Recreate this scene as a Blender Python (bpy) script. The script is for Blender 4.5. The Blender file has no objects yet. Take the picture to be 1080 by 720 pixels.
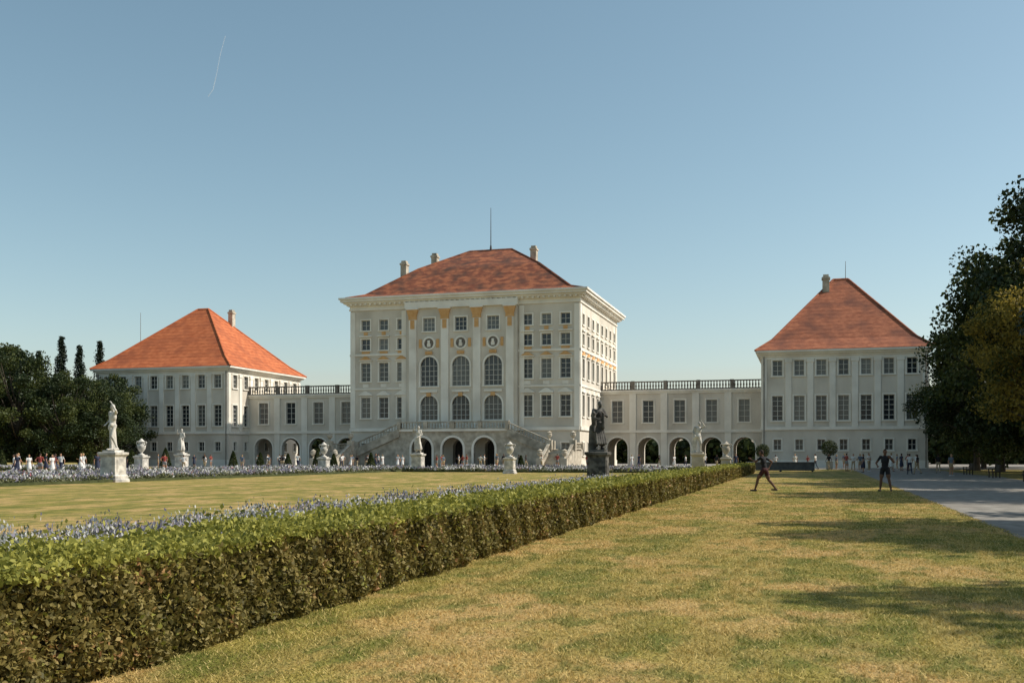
import bpy, bmesh, math, random
import numpy as np
from mathutils import Vector, Matrix
random.seed(7); rng=np.random.default_rng(7)
scene=bpy.context.scene
Z=Vector((0,0,1))
# ------------------------------------------------------------------ materials
def nt(name):
    m=bpy.data.materials.new(name); m.use_nodes=True
    n=m.node_tree.nodes; l=m.node_tree.links
    return m,n,l,n['Principled BSDF']
def M(name,c1,c2=None,scale=1.0,rough=.8,bump=0,bscale=None,spec=.3,stretch=(1,1,1),lo=.35,hi=.65,c3=None,s3=.2,detail=6,lines=0):
    m,n,l,b=nt(name)
    b.inputs['Roughness'].default_value=rough
    b.inputs['Specular IOR Level'].default_value=spec
    b.inputs['Base Color'].default_value=(*c1,1)
    tc=n.new('ShaderNodeTexCoord'); mp=n.new('ShaderNodeMapping')
    l.new(tc.outputs['Object'],mp.inputs[0]); mp.inputs['Scale'].default_value=stretch
    if c2:
        nz=n.new('ShaderNodeTexNoise'); nz.inputs['Scale'].default_value=scale; nz.inputs['Detail'].default_value=detail
        l.new(mp.outputs[0],nz.inputs['Vector'])
        r=n.new('ShaderNodeValToRGB'); r.color_ramp.elements[0].position=lo; r.color_ramp.elements[1].position=hi
        r.color_ramp.elements[0].color=(*c1,1); r.color_ramp.elements[1].color=(*c2,1)
        l.new(nz.outputs[0],r.inputs[0]); out=r.outputs[0]
        if c3:
            n3=n.new('ShaderNodeTexNoise'); n3.inputs['Scale'].default_value=s3; n3.inputs['Detail'].default_value=6
            l.new(tc.outputs['Object'],n3.inputs['Vector'])
            rr=n.new('ShaderNodeValToRGB'); rr.color_ramp.elements[0].position=.45; rr.color_ramp.elements[1].position=.7
            l.new(n3.outputs[0],rr.inputs[0])
            mx=n.new('ShaderNodeMix'); mx.data_type='RGBA'
            l.new(rr.outputs[0],mx.inputs[0]); l.new(out,mx.inputs[6]); mx.inputs[7].default_value=(*c3,1); out=mx.outputs[2]
        if lines:
            wv=n.new('ShaderNodeTexWave'); wv.wave_type='BANDS'; wv.bands_direction='Z'; wv.inputs['Scale'].default_value=lines; wv.inputs['Distortion'].default_value=.6
            l.new(tc.outputs['Object'],wv.inputs['Vector'])
            m2=n.new('ShaderNodeMix'); m2.data_type='RGBA'; m2.blend_type='MULTIPLY'
            r4=n.new('ShaderNodeMapRange'); r4.inputs[3].default_value=0; r4.inputs[4].default_value=.3
            l.new(wv.outputs[1],r4.inputs[0]); l.new(r4.outputs[0],m2.inputs[0]); l.new(out,m2.inputs[6]); m2.inputs[7].default_value=(.45,.4,.4,1); out=m2.outputs[2]
        l.new(out,b.inputs['Base Color'])
    if bump:
        nb=n.new('ShaderNodeTexNoise'); nb.inputs['Scale'].default_value=bscale or scale*4; nb.inputs['Detail'].default_value=4
        l.new(mp.outputs[0],nb.inputs['Vector'])
        bp=n.new('ShaderNodeBump'); bp.inputs['Strength'].default_value=bump; bp.inputs['Distance'].default_value=.05
        l.new(nb.outputs[0],bp.inputs['Height']); l.new(bp.outputs[0],b.inputs['Normal'])
    return m
def leafM(name,c1,c2,scale=.8,trans=.3,c3=None):
    m,n,l,b=nt(name)
    b.inputs['Roughness'].default_value=.6; b.inputs['Specular IOR Level'].default_value=.25
    g=n.new('ShaderNodeNewGeometry'); nz=n.new('ShaderNodeTexNoise'); nz.inputs['Scale'].default_value=scale
    l.new(g.outputs['Position'],nz.inputs['Vector'])
    ad=n.new('ShaderNodeMath'); ad.operation='MULTIPLY_ADD'; l.new(g.outputs['Random Per Island'],ad.inputs[0]); ad.inputs[1].default_value=.7
    sb=n.new('ShaderNodeMath'); sb.operation='SUBTRACT'; l.new(nz.outputs[0],sb.inputs[0]); sb.inputs[1].default_value=.35
    l.new(sb.outputs[0],ad.inputs[2])
    r=n.new('ShaderNodeValToRGB'); r.color_ramp.elements[0].position=.1; r.color_ramp.elements[1].position=.85
    r.color_ramp.elements[0].color=(*c1,1); r.color_ramp.elements[1].color=(*c2,1)
    if c3:
        e=r.color_ramp.elements.new(.93); e.color=(*c3,1)
    l.new(ad.outputs[0],r.inputs[0]); l.new(r.outputs[0],b.inputs['Base Color'])
    t=n.new('ShaderNodeBsdfTranslucent'); l.new(r.outputs[0],t.inputs[0])
    mx=n.new('ShaderNodeMixShader'); mx.inputs[0].default_value=trans
    l.new(b.outputs[0],mx.inputs[1]); l.new(t.outputs[0],mx.inputs[2])
    l.new(mx.outputs[0],n['Material Output'].inputs[0])
    return m
def lawnM(name,blade=False):
    m,n,l,b=nt(name)
    b.inputs['Roughness'].default_value=.85; b.inputs['Specular IOR Level'].default_value=.15
    g=n.new('ShaderNodeNewGeometry')
    def noise(s,d=4,st=(1,1,1)):
        mp=n.new('ShaderNodeMapping'); mp.inputs['Scale'].default_value=st; l.new(g.outputs['Position'],mp.inputs[0])
        z=n.new('ShaderNodeTexNoise'); z.inputs['Scale'].default_value=s; z.inputs['Detail'].default_value=d; l.new(mp.outputs[0],z.inputs['Vector']); return z.outputs[0]
    def ramp(f,a,bb,ca,cb):
        r=n.new('ShaderNodeValToRGB'); r.color_ramp.elements[0].position=a; r.color_ramp.elements[1].position=bb
        r.color_ramp.elements[0].color=ca; r.color_ramp.elements[1].color=cb; l.new(f,r.inputs[0]); return r.outputs[0]
    def mix(f,a,c):
        x=n.new('ShaderNodeMix'); x.data_type='RGBA'; l.new(f,x.inputs[0]); l.new(a,x.inputs[6])
        if isinstance(c,tuple): x.inputs[7].default_value=c
        else: l.new(c,x.inputs[7])
        return x.outputs[2]
    base=ramp(noise(1.3,8),.40,.60,(.16,.165,.03,1),(.33,.27,.065,1))
    dry=ramp(noise(.55,10,(1.0,.7,1)),.49,.57,(0,0,0,1),(.9,.9,.9,1))
    c=mix(dry,base,(.54,.355,.145,1))
    st=ramp(noise(1.3,3,(1,.02,1)),.45,.60,(0,0,0,1),(.6,.6,.6,1))
    c=mix(st,c,(.47,.33,.11,1))
    gr=ramp(noise(3.2,6,(1,.5,1)),.52,.62,(0,0,0,1),(.7,.7,.7,1))
    c=mix(gr,c,(.12,.145,.026,1))
    dk=ramp(noise(18,5),.48,.68,(0,0,0,1),(.65,.65,.65,1))
    c=mix(dk,c,(.09,.09,.02,1))
    if blade:
        rr=ramp(g.outputs['Random Per Island'],.35,1,(0,0,0,1),(.75,.75,.75,1))
        c=mix(rr,c,(.70,.54,.23,1))
        r2=ramp(g.outputs['Random Per Island'],.0,.25,(.5,.5,.5,1),(0,0,0,1))
        c=mix(r2,c,(.09,.11,.02,1))
        hv=n.new('ShaderNodeHueSaturation'); hv.inputs['Value'].default_value=1.22; l.new(c,hv.inputs['Color']); c=hv.outputs[0]
    l.new(c,b.inputs['Base Color'])
    if blade:
        t=n.new('ShaderNodeBsdfTranslucent'); l.new(c,t.inputs[0]); mx=n.new('ShaderNodeMixShader'); mx.inputs[0].default_value=.3
        l.new(b.outputs[0],mx.inputs[1]); l.new(t.outputs[0],mx.inputs[2]); l.new(mx.outputs[0],n['Material Output'].inputs[0])
    if not blade:
        bp=n.new('ShaderNodeBump'); bp.inputs['Strength'].default_value=.8; bp.inputs['Distance'].default_value=.05
        l.new(noise(30,5),bp.inputs['Height']); l.new(bp.outputs[0],b.inputs['Normal'])
    return m
def glassM(name):
    m,n,l,b=nt(name)
    g=n.new('ShaderNodeNewGeometry'); r=n.new('ShaderNodeValToRGB'); l.new(g.outputs['Random Per Island'],r.inputs[0])
    r.color_ramp.elements[0].color=(.02,.024,.03,1); r.color_ramp.elements[1].color=(.17,.17,.155,1)
    r.color_ramp.elements[0].position=.3
    l.new(r.outputs[0],b.inputs['Base Color'])
    b.inputs['Roughness'].default_value=.12; b.inputs['Specular IOR Level'].default_value=.5
    return m
m_field=M('plaster_field',(.63,.57,.475),(.73,.675,.575),.5,.9,.15,6,stretch=(1,1,.3),c3=(.52,.47,.39),s3=.22)
m_white=M('plaster_white',(.81,.76,.66),(.88,.84,.745),.7,.85,.1,6,stretch=(1,1,.25),c3=(.70,.65,.56),s3=.35)
m_stone=M('pale_stone',(.40,.35,.27),(.57,.515,.415),1.6,.9,.3,9,c3=(.26,.23,.18),s3=.9)
m_marble=M('weathered_marble',(.47,.44,.38),(.74,.70,.62),3,.7,.25,14,c3=(.28,.27,.25),s3=2)
m_darkst=M('dark_stone',(.035,.033,.03),(.10,.095,.082),4,.8,.3,14,c3=(.18,.17,.15),s3=2)  # much darker than the stone of the other statues
m_ochre=M('ochre_stucco',(.62,.34,.13),(.70,.42,.19),2,.9)
m_glass=glassM('window_glass')
m_frame=M('window_frame_paint',(.55,.53,.47),None)
m_roofO=M('roof_tiles_orange',(.44,.115,.04),(.60,.185,.07),1.2,.85,.5,5,stretch=(1,1,2.5),c3=(.34,.095,.04),s3=.45,lines=.55)
m_roofR=M('roof_tiles_red',(.31,.10,.05),(.47,.17,.085),1.4,.85,.5,5,stretch=(1,1,2.5),c3=(.21,.08,.05),s3=.45,lines=.55)
m_roofB=M('roof_tiles_brown',(.20,.065,.035),(.37,.13,.06),.9,.85,.5,5,stretch=(1,1,2),c3=(.10,.05,.035),s3=.5,lo=.42,hi=.58,lines=.5)
m_metal=M('dark_metal',(.06,.06,.065),(.1,.1,.1),3,.5)
m_dark=M('shaded_door',(.03,.028,.025),(.05,.045,.04),3,.7)  # door colour kept near black, painting in the shade behind the arches
m_gravel=M('gravel',(.20,.18,.15),(.35,.32,.275),2.2,.95,.6,30,c3=(.23,.20,.165),s3=.25)
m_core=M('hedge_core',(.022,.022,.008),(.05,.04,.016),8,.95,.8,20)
m_bark=M('bark',(.05,.038,.028),(.1,.08,.06),3,.95,.8,12,stretch=(1,1,.3))
m_soil=M('flowerbed_soil',(.04,.05,.015),(.07,.08,.03),3,.95,.5,14)
m_lawn=lawnM('lawn_grass'); m_blade=lawnM('grass_blades',True)
m_leafd=leafM('tree_leaves_dark',(.012,.024,.008),(.04,.058,.017),.5,.15)
m_leafm=leafM('tree_leaves_mid',(.030,.046,.012),(.10,.115,.028),.5,.25)
m_leafg=leafM('tree_leaves_sunlit_gold',(.12,.11,.02),(.38,.28,.055),.5,.42)  # olive-gold leaves with the sunlit tone put into their colour
m_conif=leafM('conifer_needles',(.008,.016,.009),(.025,.04,.018),.5,.05)
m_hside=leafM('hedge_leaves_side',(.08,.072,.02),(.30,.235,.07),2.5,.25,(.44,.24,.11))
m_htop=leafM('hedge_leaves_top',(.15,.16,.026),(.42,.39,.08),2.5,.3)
m_fgreen=leafM('flower_foliage',(.07,.08,.032),(.19,.19,.09),1.5,.25)
m_fpurp=leafM('lavender_petals',(.17,.155,.20),(.37,.34,.42),1.5,.2)
m_fwhite=leafM('white_petals',(.46,.45,.43),(.76,.74,.70),1.5,.2)
m_fred=leafM('pink_petals',(.35,.1,.12),(.5,.25,.2),1.5,.2)
m_darkrail=M('weathered_balustrade',(.14,.12,.10),(.27,.24,.2),2,.9,.3,9)
# ------------------------------------------------------------------ builder
class MB:
    def __init__(s): s.v=[];s.f=[];s.m=[]
    def add(s,vs,fs,mi=0):
        o=len(s.v); s.v.extend([tuple(v) for v in vs]); s.f.extend([tuple(i+o for i in f) for f in fs]); s.m.extend([mi]*len(fs))
    def hexa(s,v,mi=0): s.add(v,[(0,3,2,1),(4,5,6,7),(0,1,5,4),(1,2,6,5),(2,3,7,6),(3,0,4,7)],mi)
    def box(s,x0,x1,y0,y1,z0,z1,mi=0):
        s.hexa([(x0,y0,z0),(x1,y0,z0),(x1,y1,z0),(x0,y1,z0),(x0,y0,z1),(x1,y0,z1),(x1,y1,z1),(x0,y1,z1)],mi)
    def fbox(s,fr,s0,s1,z0,z1,o0,o1,mi=0):
        P=fr.P; s.hexa([P(s0,z0,o1),P(s1,z0,o1),P(s1,z0,o0),P(s0,z0,o0),P(s0,z1,o1),P(s1,z1,o1),P(s1,z1,o0),P(s0,z1,o0)],mi)
    def beam(s,p0,p1,w,zl,zh,mi=0):
        p0=Vector(p0);p1=Vector(p1);d=(p1-p0);d.z=0;d.normalize();q=Vector((-d.y,d.x,0))*w/2
        s.hexa([p0-q+Z*zl,p1-q+Z*zl,p1+q+Z*zl,p0+q+Z*zl,p0-q+Z*zh,p1-q+Z*zh,p1+q+Z*zh,p0+q+Z*zh],mi)
    def lathe(s,c,prof,seg=8,rot=0,mi=0,sc=1):
        c=Vector(c);vs=[];fs=[]
        for r,z in prof:
            for i in range(seg):
                a=rot+2*math.pi*i/seg; vs.append(c+Vector((r*sc*math.cos(a),r*sc*math.sin(a),z*sc)))
        for k in range(len(prof)-1):
            for i in range(seg):
                j=(i+1)%seg; fs.append((k*seg+i,k*seg+j,(k+1)*seg+j,(k+1)*seg+i))
        fs.append(tuple(range((len(prof)-1)*seg,len(prof)*seg)))
        s.add(vs,fs,mi)
    def cone(s,a,b,ra,rb,seg=6,mi=0):
        a=Vector(a);b=Vector(b);d=(b-a)
        if d.length<1e-5:return
        d.normalize();u=d.orthogonal().normalized();w=d.cross(u);vs=[]
        for p,r in ((a,ra),(b,rb)):
            for i in range(seg):
                t=2*math.pi*i/seg; vs.append(p+u*r*math.cos(t)+w*r*math.sin(t))
        fs=[(i,(i+1)%seg,seg+(i+1)%seg,seg+i) for i in range(seg)]+[tuple(range(seg,2*seg)),tuple(range(seg))[::-1]]
        s.add(vs,fs,mi)
    def obj(s,name,mats,parent=None,smooth=False,loc=None):
        me=bpy.data.meshes.new(name); me.from_pydata(s.v,[],s.f)
        for m in mats: me.materials.append(m)
        me.polygons.foreach_set('material_index',s.m)
        if smooth: me.polygons.foreach_set('use_smooth',[True]*len(s.f))
        me.update(); o=bpy.data.objects.new(name,me); scene.collection.objects.link(o)
        if parent: o.parent=parent
        if loc: o.location=loc
        return o
def empty(name,loc=(0,0,0)):
    e=bpy.data.objects.new(name,None); e.location=loc; scene.collection.objects.link(e); return e
class Fr:
    def __init__(s,o,d,n): s.o=Vector(o);s.d=Vector(d);s.n=Vector(n)
    def P(s,a,z,o): return s.o+s.d*a+Z*z+s.n*o
def op(s,z0,z1,w,arch=False,glass=True,nh=3,nv=1,trim=.18,hood=0,depth=.28,sill=True):
    return dict(s=s,z0=z0,z1=z1,w=w,arch=arch,glass=glass,nh=nh,nv=nv,trim=trim,hood=hood,depth=depth,sill=sill)
def wall(fr,L,z0,z1,ops,W,G,F,T,wm=0):
    xs=sorted(set([0,L]+[round(o['s']-o['w']/2,4) for o in ops]+[round(o['s']+o['w']/2,4) for o in ops]))
    zs=sorted(set([z0,z1]+[round(o['z0'],4) for o in ops]+[round(o['z1'],4) for o in ops]))
    P=fr.P
    for i in range(len(xs)-1):
        for k in range(len(zs)-1):
            cx=(xs[i]+xs[i+1])/2;cz=(zs[k]+zs[k+1])/2
            if any(abs(cx-o['s'])<o['w']/2 and o['z0']<cz<o['z1'] for o in ops): continue
            W.add([P(xs[i],zs[k],0),P(xs[i+1],zs[k],0),P(xs[i+1],zs[k+1],0),P(xs[i],zs[k+1],0)],[(0,1,2,3)],wm)
    for o in ops:
        a=o['s']-o['w']/2;b=o['s']+o['w']/2;lo=o['z0'];hi=o['z1'];d=-o['depth'];t=o['trim'];r=o['w']/2
        sp=hi-r if o['arch'] else hi
        W.add([P(a,lo,0),P(a,sp,0),P(a,sp,d),P(a,lo,d)],[(0,1,2,3)],wm)
        W.add([P(b,lo,0),P(b,sp,0),P(b,sp,d),P(b,lo,d)],[(0,1,2,3)],wm)
        if lo>.01: W.add([P(a,lo,0),P(b,lo,0),P(b,lo,d),P(a,lo,d)],[(0,1,2,3)],wm)
        if o['arch']:
            N=12;pts=[(o['s']-r*math.cos(math.pi*i/N),sp+r*math.sin(math.pi*i/N)) for i in range(N+1)]
            for i in range(N):
                p,q=pts[i],pts[i+1]; c=(a,hi) if i<N/2 else (b,hi)
                W.add([P(*p,0),P(*q,0),P(*c,0)],[(0,1,2)],wm)
                W.add([P(*p,0),P(*q,0),P(*q,d),P(*p,d)],[(0,1,2,3)],wm)
                if t:
                    R=(r+t)/r
                    p2=(o['s']+(p[0]-o['s'])*R,sp+(p[1]-sp)*R);q2=(o['s']+(q[0]-o['s'])*R,sp+(q[1]-sp)*R)
                    T.hexa([P(*p,.003),P(*q,.003),P(*q2,.003),P(*p2,.003),P(*p,.08),P(*q,.08),P(*q2,.08),P(*p2,.08)])
        else:
            W.add([P(a,hi,0),P(b,hi,0),P(b,hi,d),P(a,hi,d)],[(0,1,2,3)],wm)
        if t:
            T.fbox(fr,a-t,a,lo,sp,0,.08);T.fbox(fr,b,b+t,lo,sp,0,.08)
            if not o['arch']: T.fbox(fr,a-t,b+t,hi,hi+t,0,.085)
            if o['sill'] and lo>.1: T.fbox(fr,a-t-.06,b+t+.06,lo-.16,lo,0,.16)
        if o['hood']==1:
            T.fbox(fr,a-t-.1,b+t+.1,hi+t+.12,hi+t+.3,0,.28)
        if o['hood']>=2:
            zb=hi+t+.1
            T.fbox(fr,a-t-.12,b+t+.12,zb,zb+.14,0,.28)
            T.hexa([P(a-t-.1,zb+.14,0),P(b+t+.1,zb+.14,0),P(b+t+.1,zb+.14,.22),P(a-t-.1,zb+.14,.22),P(o['s']-.15,zb+.65,0),P(o['s']+.15,zb+.65,0),P(o['s']+.15,zb+.65,.22),P(o['s']-.15,zb+.65,.22)],1 if o['hood']==3 else 0)
        if o['glass']:
            G.add([P(a-.01,lo-.01,d+.02),P(b+.01,lo-.01,d+.02),P(b+.01,hi+.01,d+.02),P(a-.01,hi+.01,d+.02)],[(0,1,2,3)])
            f=.085
            F.fbox(fr,a,a+f,lo,sp,d+.02,d+.1);F.fbox(fr,b-f,b,lo,sp,d+.02,d+.1)
            F.fbox(fr,a+f,b-f,lo,lo+f,d+.02,d+.095)
            if not o['arch']:F.fbox(fr,a+f,b-f,hi-f,hi,d+.02,d+.095)
            nv=o['nv'];nh=o['nh']
            for i in range(nv):
                x=a+(b-a)*(i+1)/(nv+1);F.fbox(fr,x-.04,x+.04,lo+f,hi-f,d+.02,d+.085)
            for i in range(nh):
                z=lo+(sp-lo)*(i+1)/(nh+(0 if o['arch'] else 1));F.fbox(fr,a+f,b-f,z-.03,z+.03,d+.02,d+.09)
BAL=[(.06,0),(.1,.06),(.055,.16),(.115,.36),(.06,.66),(.055,.74),(.09,.82),(.09,.86)]
def balustrade(mb,p0,p1,h=1.0,step=.42,post=4.5,posts=True):
    p0=Vector(p0);p1=Vector(p1);L=((p1-p0).to_2d()).length
    mb.beam(p0,p1,.34,0,.16);mb.beam(p0,p1,.36,h-.16,h)
    n=max(2,int(L/step))
    for i in range(n):
        q=p0.lerp(p1,(i+.5)/n)+Z*.12; mb.lathe(q,BAL,6,sc=1.0*(h-.26)/.86)
    if posts:
        k=max(1,round(L/post))
        for i in range(k+1):
            q=p0.lerp(p1,i/k); mb.box(q.x-.27,q.x+.27,q.y-.27,q.y+.27,q.z-.02,q.z+h+.06)
def slab(mb,x0,x1,y0,y1,z0,z1,ov,mi=0): mb.box(x0-ov,x1+ov,y0-ov,y1+ov,z0,z1,mi)
def hiproof(mb,rings,mi=0):
    vs=[];fs=[]
    for x0,x1,y0,y1,z in rings: vs+= [(x0,y0,z),(x1,y0,z),(x1,y1,z),(x0,y1,z)]
    for k in range(len(rings)-1):
        for i in range(4):
            j=(i+1)%4; fs.append((4*k+i,4*k+j,4*k+4+j,4*k+4+i))
    mb.add(vs,fs,mi)
    for k in range(len(rings)-1):
        for i in range(4): mb.cone(vs[4*k+i],vs[4*k+4+i],.16,.16,6,mi)
    r=rings[-1]; mb.cone((r[0],(r[2]+r[3])/2,r[4]),(r[1],(r[2]+r[3])/2,r[4]),.2,.2,6,mi)
def chimney(mb,x,y,z0,z1,w=.9):
    mb.box(x-w/2,x+w/2,y-w*.6,y+w*.6,z0,z1); mb.box(x-w*.62,x+w*.62,y-w*.72,y+w*.72,z1-.35,z1-.1); mb.box(x-w*.4,x+w*.4,y-w*.5,y+w*.5,z1,z1+.3)
def finish(parent,W,G,F,T,wmats):
    W.obj('walls',wmats,parent)
    if G.v: G.obj('window_glass',[m_glass],parent)
    if F.v: F.obj('window_frames',[m_frame],parent)
    if T.v: T.obj('stucco_trim',[m_white,m_ochre],parent)
def child_fix(root):
    for c in root.children: c.location=tuple(-a for a in root.location)
# ------------------------------------------------------------------ central palace
X0,X1,Y0,Y1=-63.8,-29.7,137.0,165.0
pal=empty('palace_main_building',((X0+X1)/2,Y0,0))
W,G,F,T=MB(),MB(),MB(),MB()
ZT=22.7
def side_rows(s):
    return [op(s,19.7,21.2,1.35,nh=1),op(s,16.85,18.45,1.35,nh=1,hood=1),op(s,12.3,15.0,1.45,nh=3,hood=3),op(s,7.0,10.0,1.45,nh=3,hood=2),op(s,1.6,3.4,1.2,nh=2)]
fl=Fr((X0,Y0,0),(1,0,0),(0,-1,0)); Lw=8.9
ops=[];[ops.extend(side_rows(s-X0)) for s in (-61.4,-58.6,-55.8)]
wall(fl,Lw+.2,0,ZT,ops,W,G,F,T)
cx0=X0+Lw; cx1=-38.4
fc=Fr((cx0,Y0-.6,0),(1,0,0),(0,-1,0)); ops=[]
for c in (-51.4,-46.65,-41.9):
    s=c-cx0
    ops+=[op(s,19.2,21.1,1.75,nh=2,nv=2),op(s,11.4,15.6,2.6,arch=True,nh=4,nv=3,trim=.25),op(s,6.6,10.1,2.6,arch=True,nh=3,nv=3,trim=.25),op(s,.0,3.9,2.4,arch=True,glass=False,depth=1.2,trim=0)]
wall(fc,cx1-cx0,0,ZT,ops,W,G,F,T)
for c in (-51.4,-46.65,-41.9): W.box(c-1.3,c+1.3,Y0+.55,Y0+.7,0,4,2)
W.box(cx0-.0,cx0+.02,Y0-.6,Y0+.1,0,ZT);W.box(cx1-.02,cx1,Y0-.6,Y0+.1,0,ZT)
f2=Fr((cx1,Y0,0),(1,0,0),(0,-1,0)); ops=[];[ops.extend(side_rows(s-cx1)) for s in (-37.1,-34.4,-31.7)]
wall(f2,X1-cx1,0,ZT,ops,W,G,F,T)
fs=Fr((X1,Y0,0),(0,1,0),(1,0,0)); ops=[]
for i in range(8): ops+=side_rows(2.2+i*3.37)
wall(fs,Y1-Y0,0,ZT,ops,W,G,F,T)
fw=Fr((X0,Y1,0),(0,-1,0),(-1,0,0)); ops=[]
for i in range(8): ops+=side_rows(2.2+i*3.37)
wall(fw,Y1-Y0,0,ZT,ops,W,G,F,T)
fb=Fr((X1,Y1,0),(-1,0,0),(0,1,0)); wall(fb,X1-X0,0,ZT,[],W,G,F,T)
for x in (-53.85,-49.02,-44.27,-39.45):
    s=x-cx0
    T.fbox(fc,s-.55,s+.55,5.5,20.9,0,.22); T.fbox(fc,s-.7,s+.7,5.3,6.0,0,.3)
    T.fbox(fc,s-.6,s+.6,20.9,21.2,0,.3,1)
    P=fc.P
    T.hexa([P(s-.55,21.2,0),P(s+.55,21.2,0),P(s+.55,21.2,.25),P(s-.55,21.2,.25),P(s-.85,22.3,0),P(s+.85,22.3,0),P(s+.85,22.3,.5),P(s-.85,22.3,.5)],1)
    T.fbox(fc,s-.92,s+.92,22.3,22.5,0,.55)
    T.fbox(fc,s-.3,s+.3,19.6,20.8,.22,.3,1)
for fr_,a,b in ((fl,.0,.75),(fl,8.0,8.85),(f2,.15,.85),(f2,X1-cx1-.75,X1-cx1-.0),(fs,0.0,.75),(fs,Y1-Y0-.75,Y1-Y0)):
    T.fbox(fr_,a,b,5.6,ZT-.3,0,.12)
for fr_,L in ((fl,Lw),(f2,X1-cx1),(fs,Y1-Y0),(fw,Y1-Y0)):
    T.fbox(fr_,0,L,5.1,5.55,0,.22); T.fbox(fr_,0,L,11.1,11.35,0,.13); T.fbox(fr_,0,L,16.0,16.3,0,.15); T.fbox(fr_,0,L,.0,.9,0,.12)
T.fbox(fc,0,cx1-cx0,5.0,5.35,0,.2)
for c in (-51.4,-46.65,-41.9):
    s=c-cx0; N=14
    for i in range(N):
        a0=2*math.pi*i/N;a1=2*math.pi*(i+1)/N;P=fc.P
        T.hexa([P(s+r*math.cos(a),17.5+r*math.sin(a),o) for o in (.003,.14) for r,a in ((.72,a0),(.72,a1),(.98,a1),(.98,a0))])
        W.add([P(s,17.5,.02),P(s+.73*math.cos(a0),17.5+.73*math.sin(a0),.02),P(s+.73*math.cos(a1),17.5+.73*math.sin(a1),.02)],[(0,1,2)],4)
    T.fbox(fc,s-.25,s+.25,17.0,17.45,.03,.2); T.fbox(fc,s-.16,s+.16,17.45,17.9,.03,.25)
    T.fbox(fc,s-1.5,s-1.1,16.9,18.1,0,.12,1);T.fbox(fc,s+1.1,s+1.5,16.9,18.1,0,.12,1)
    T.fbox(fc,s-.5,s+.5,15.95,16.35,0,.3,1)
    T.fbox(fc,s-1.3,s+1.3,10.55,10.85,0,.2); T.fbox(fc,s-.3,s+.3,9.95,10.5,.09,.3,1)
for fr_,ss in ((fl,[x-X0 for x in (-61.4,-58.6,-55.8)]),(f2,[x-cx1 for x in (-37.1,-34.4,-31.7)])):
    for s in ss:
        T.fbox(fr_,s-.6,s+.6,16.32,16.65,0,.1,1); T.fbox(fr_,s-.45,s+.45,11.45,11.95,0,.08,0); T.fbox(fr_,s-.3,s+.3,18.95,19.45,0,.08,1)
finish(pal,W,G,F,T,[m_field,m_white,m_dark,m_stone,m_darkrail])
C=MB()
for z0,z1,ov in ((22.6,22.85,.18),(22.84,23.3,.1),(23.29,23.55,.45),(23.54,23.8,.8),(23.79,24.15,1.15),(24.14,24.4,1.35)): slab(C,X0,X1,Y0,Y1,z0,z1,ov)
C.box(cx0-.1,cx1+.1,Y0-1.0,Y0,22.5,23.4)
for fr_,L in ((fl,X1-X0),(fs,Y1-Y0)):
    n=int(L/.75)
    for i in range(n):
        s=(i+.5)*L/n; C.fbox(fr_,s-.13,s+.13,23.3,23.78,.44,.78)
C.obj('cornice',[m_white],pal)
R=MB()
hiproof(R,[(X0-.6,X1+.6,Y0-.6,Y1+.6,24.41),(X0+1.6,X1-1.6,Y0+1.6,Y1-1.6,25.1),(-56.2,-37.3,144.4,157.6,29.6),(-50.2,-43.3,150.9,151.1,33.2)])
R.obj('hipped_roof',[m_roofB],pal)
K=MB()
chimney(K,-58.2,144,26,30.6);chimney(K,-54.6,147.5,27,32.2);chimney(K,-39.6,150,28.5,33.0)
K.obj('chimneys',[m_stone],pal)
A=MB();A.cone((-46.75,151,33),(-46.75,151,39.8),.09,.04,6);A.cone((-46.75,151,33),(-46.75,151,34),.25,.12,8);A.obj('lightning_rod',[m_metal],pal)
S=MB();ST=MB();B=MB()
px0,px1,py=-54.6,-38.9,133.2
fp=Fr((px0,py,0),(1,0,0),(0,-1,0))
wall(fp,px1-px0,0,4.95,[op(c-px0,0,4.1,3.0,arch=True,glass=False,trim=.3,depth=.7) for c in (-51.3,-46.75,-42.2)],S,G,F,ST)
S.box(px0,px1,py+.001,Y0-.6,4.951,5.2)
ST.box(px0-.1,px1+.1,py-.25,py,4.95,5.25)
for c in (-53.9,-49.0,-44.5,-39.6): S.box(c-.45,c+.45,py+.71,py+1.5,0,4.95)
balustrade(B,(px0,py,5.25),(px1,py,5.25),1.05,post=3.9)
for sgn in (-1,1):
    e=px0 if sgn<0 else px1
    def XX(d): return e+sgn*d
    n=16
    for i in range(n):
        a,b=XX(i*.4),XX((i+1)*.4); z=5.2-(i+1)*.17
        S.box(min(a,b),max(a,b),py,py+3,0,z)
    a,b=XX(6.4),XX(9.6); S.box(min(a,b),max(a,b),131,py+3,0,2.4)
    n=14
    for i in range(n):
        y1_=131-i*.36; S.box(min(a,b)+.02,max(a,b)-.02,y1_-.36,y1_,0,2.4-(i+1)*.17)
    balustrade(B,(XX(0),py-.1,5.2),(XX(6.4),py-.1,2.5),1.0,post=7)
    S.beam((XX(0),py-.1,5.2),(XX(6.4),py-.1,2.5),.4,-1.0,0)
    for xx in (a,b):
        balustrade(B,(xx,131,2.4),(xx,126,.15),.95,post=6)
        S.beam((xx,131,2.4),(xx,126,.15),.42,-2.4,0)
        for yy,zz in ((131,2.4),(126,.0)):
            B.box(xx-.4,xx+.4,yy-.4,yy+.4,zz-.1 if zz>1 else 0,zz+1.25)
            B.lathe((xx,yy,zz+1.25),[(.22,0),(.1,.15),(.12,.25),(.36,.5),(.4,.75),(.3,.85),(.38,.95),(.2,1.1),(.05,1.2)],10)
    balustrade(B,(b,131,2.4),(b,py+3,2.4),.95,post=6)
S.obj('staircase',[m_stone],pal);ST.obj('stair_mouldings',[m_white],pal);B.obj('stair_balustrade',[m_stone],pal)
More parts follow.
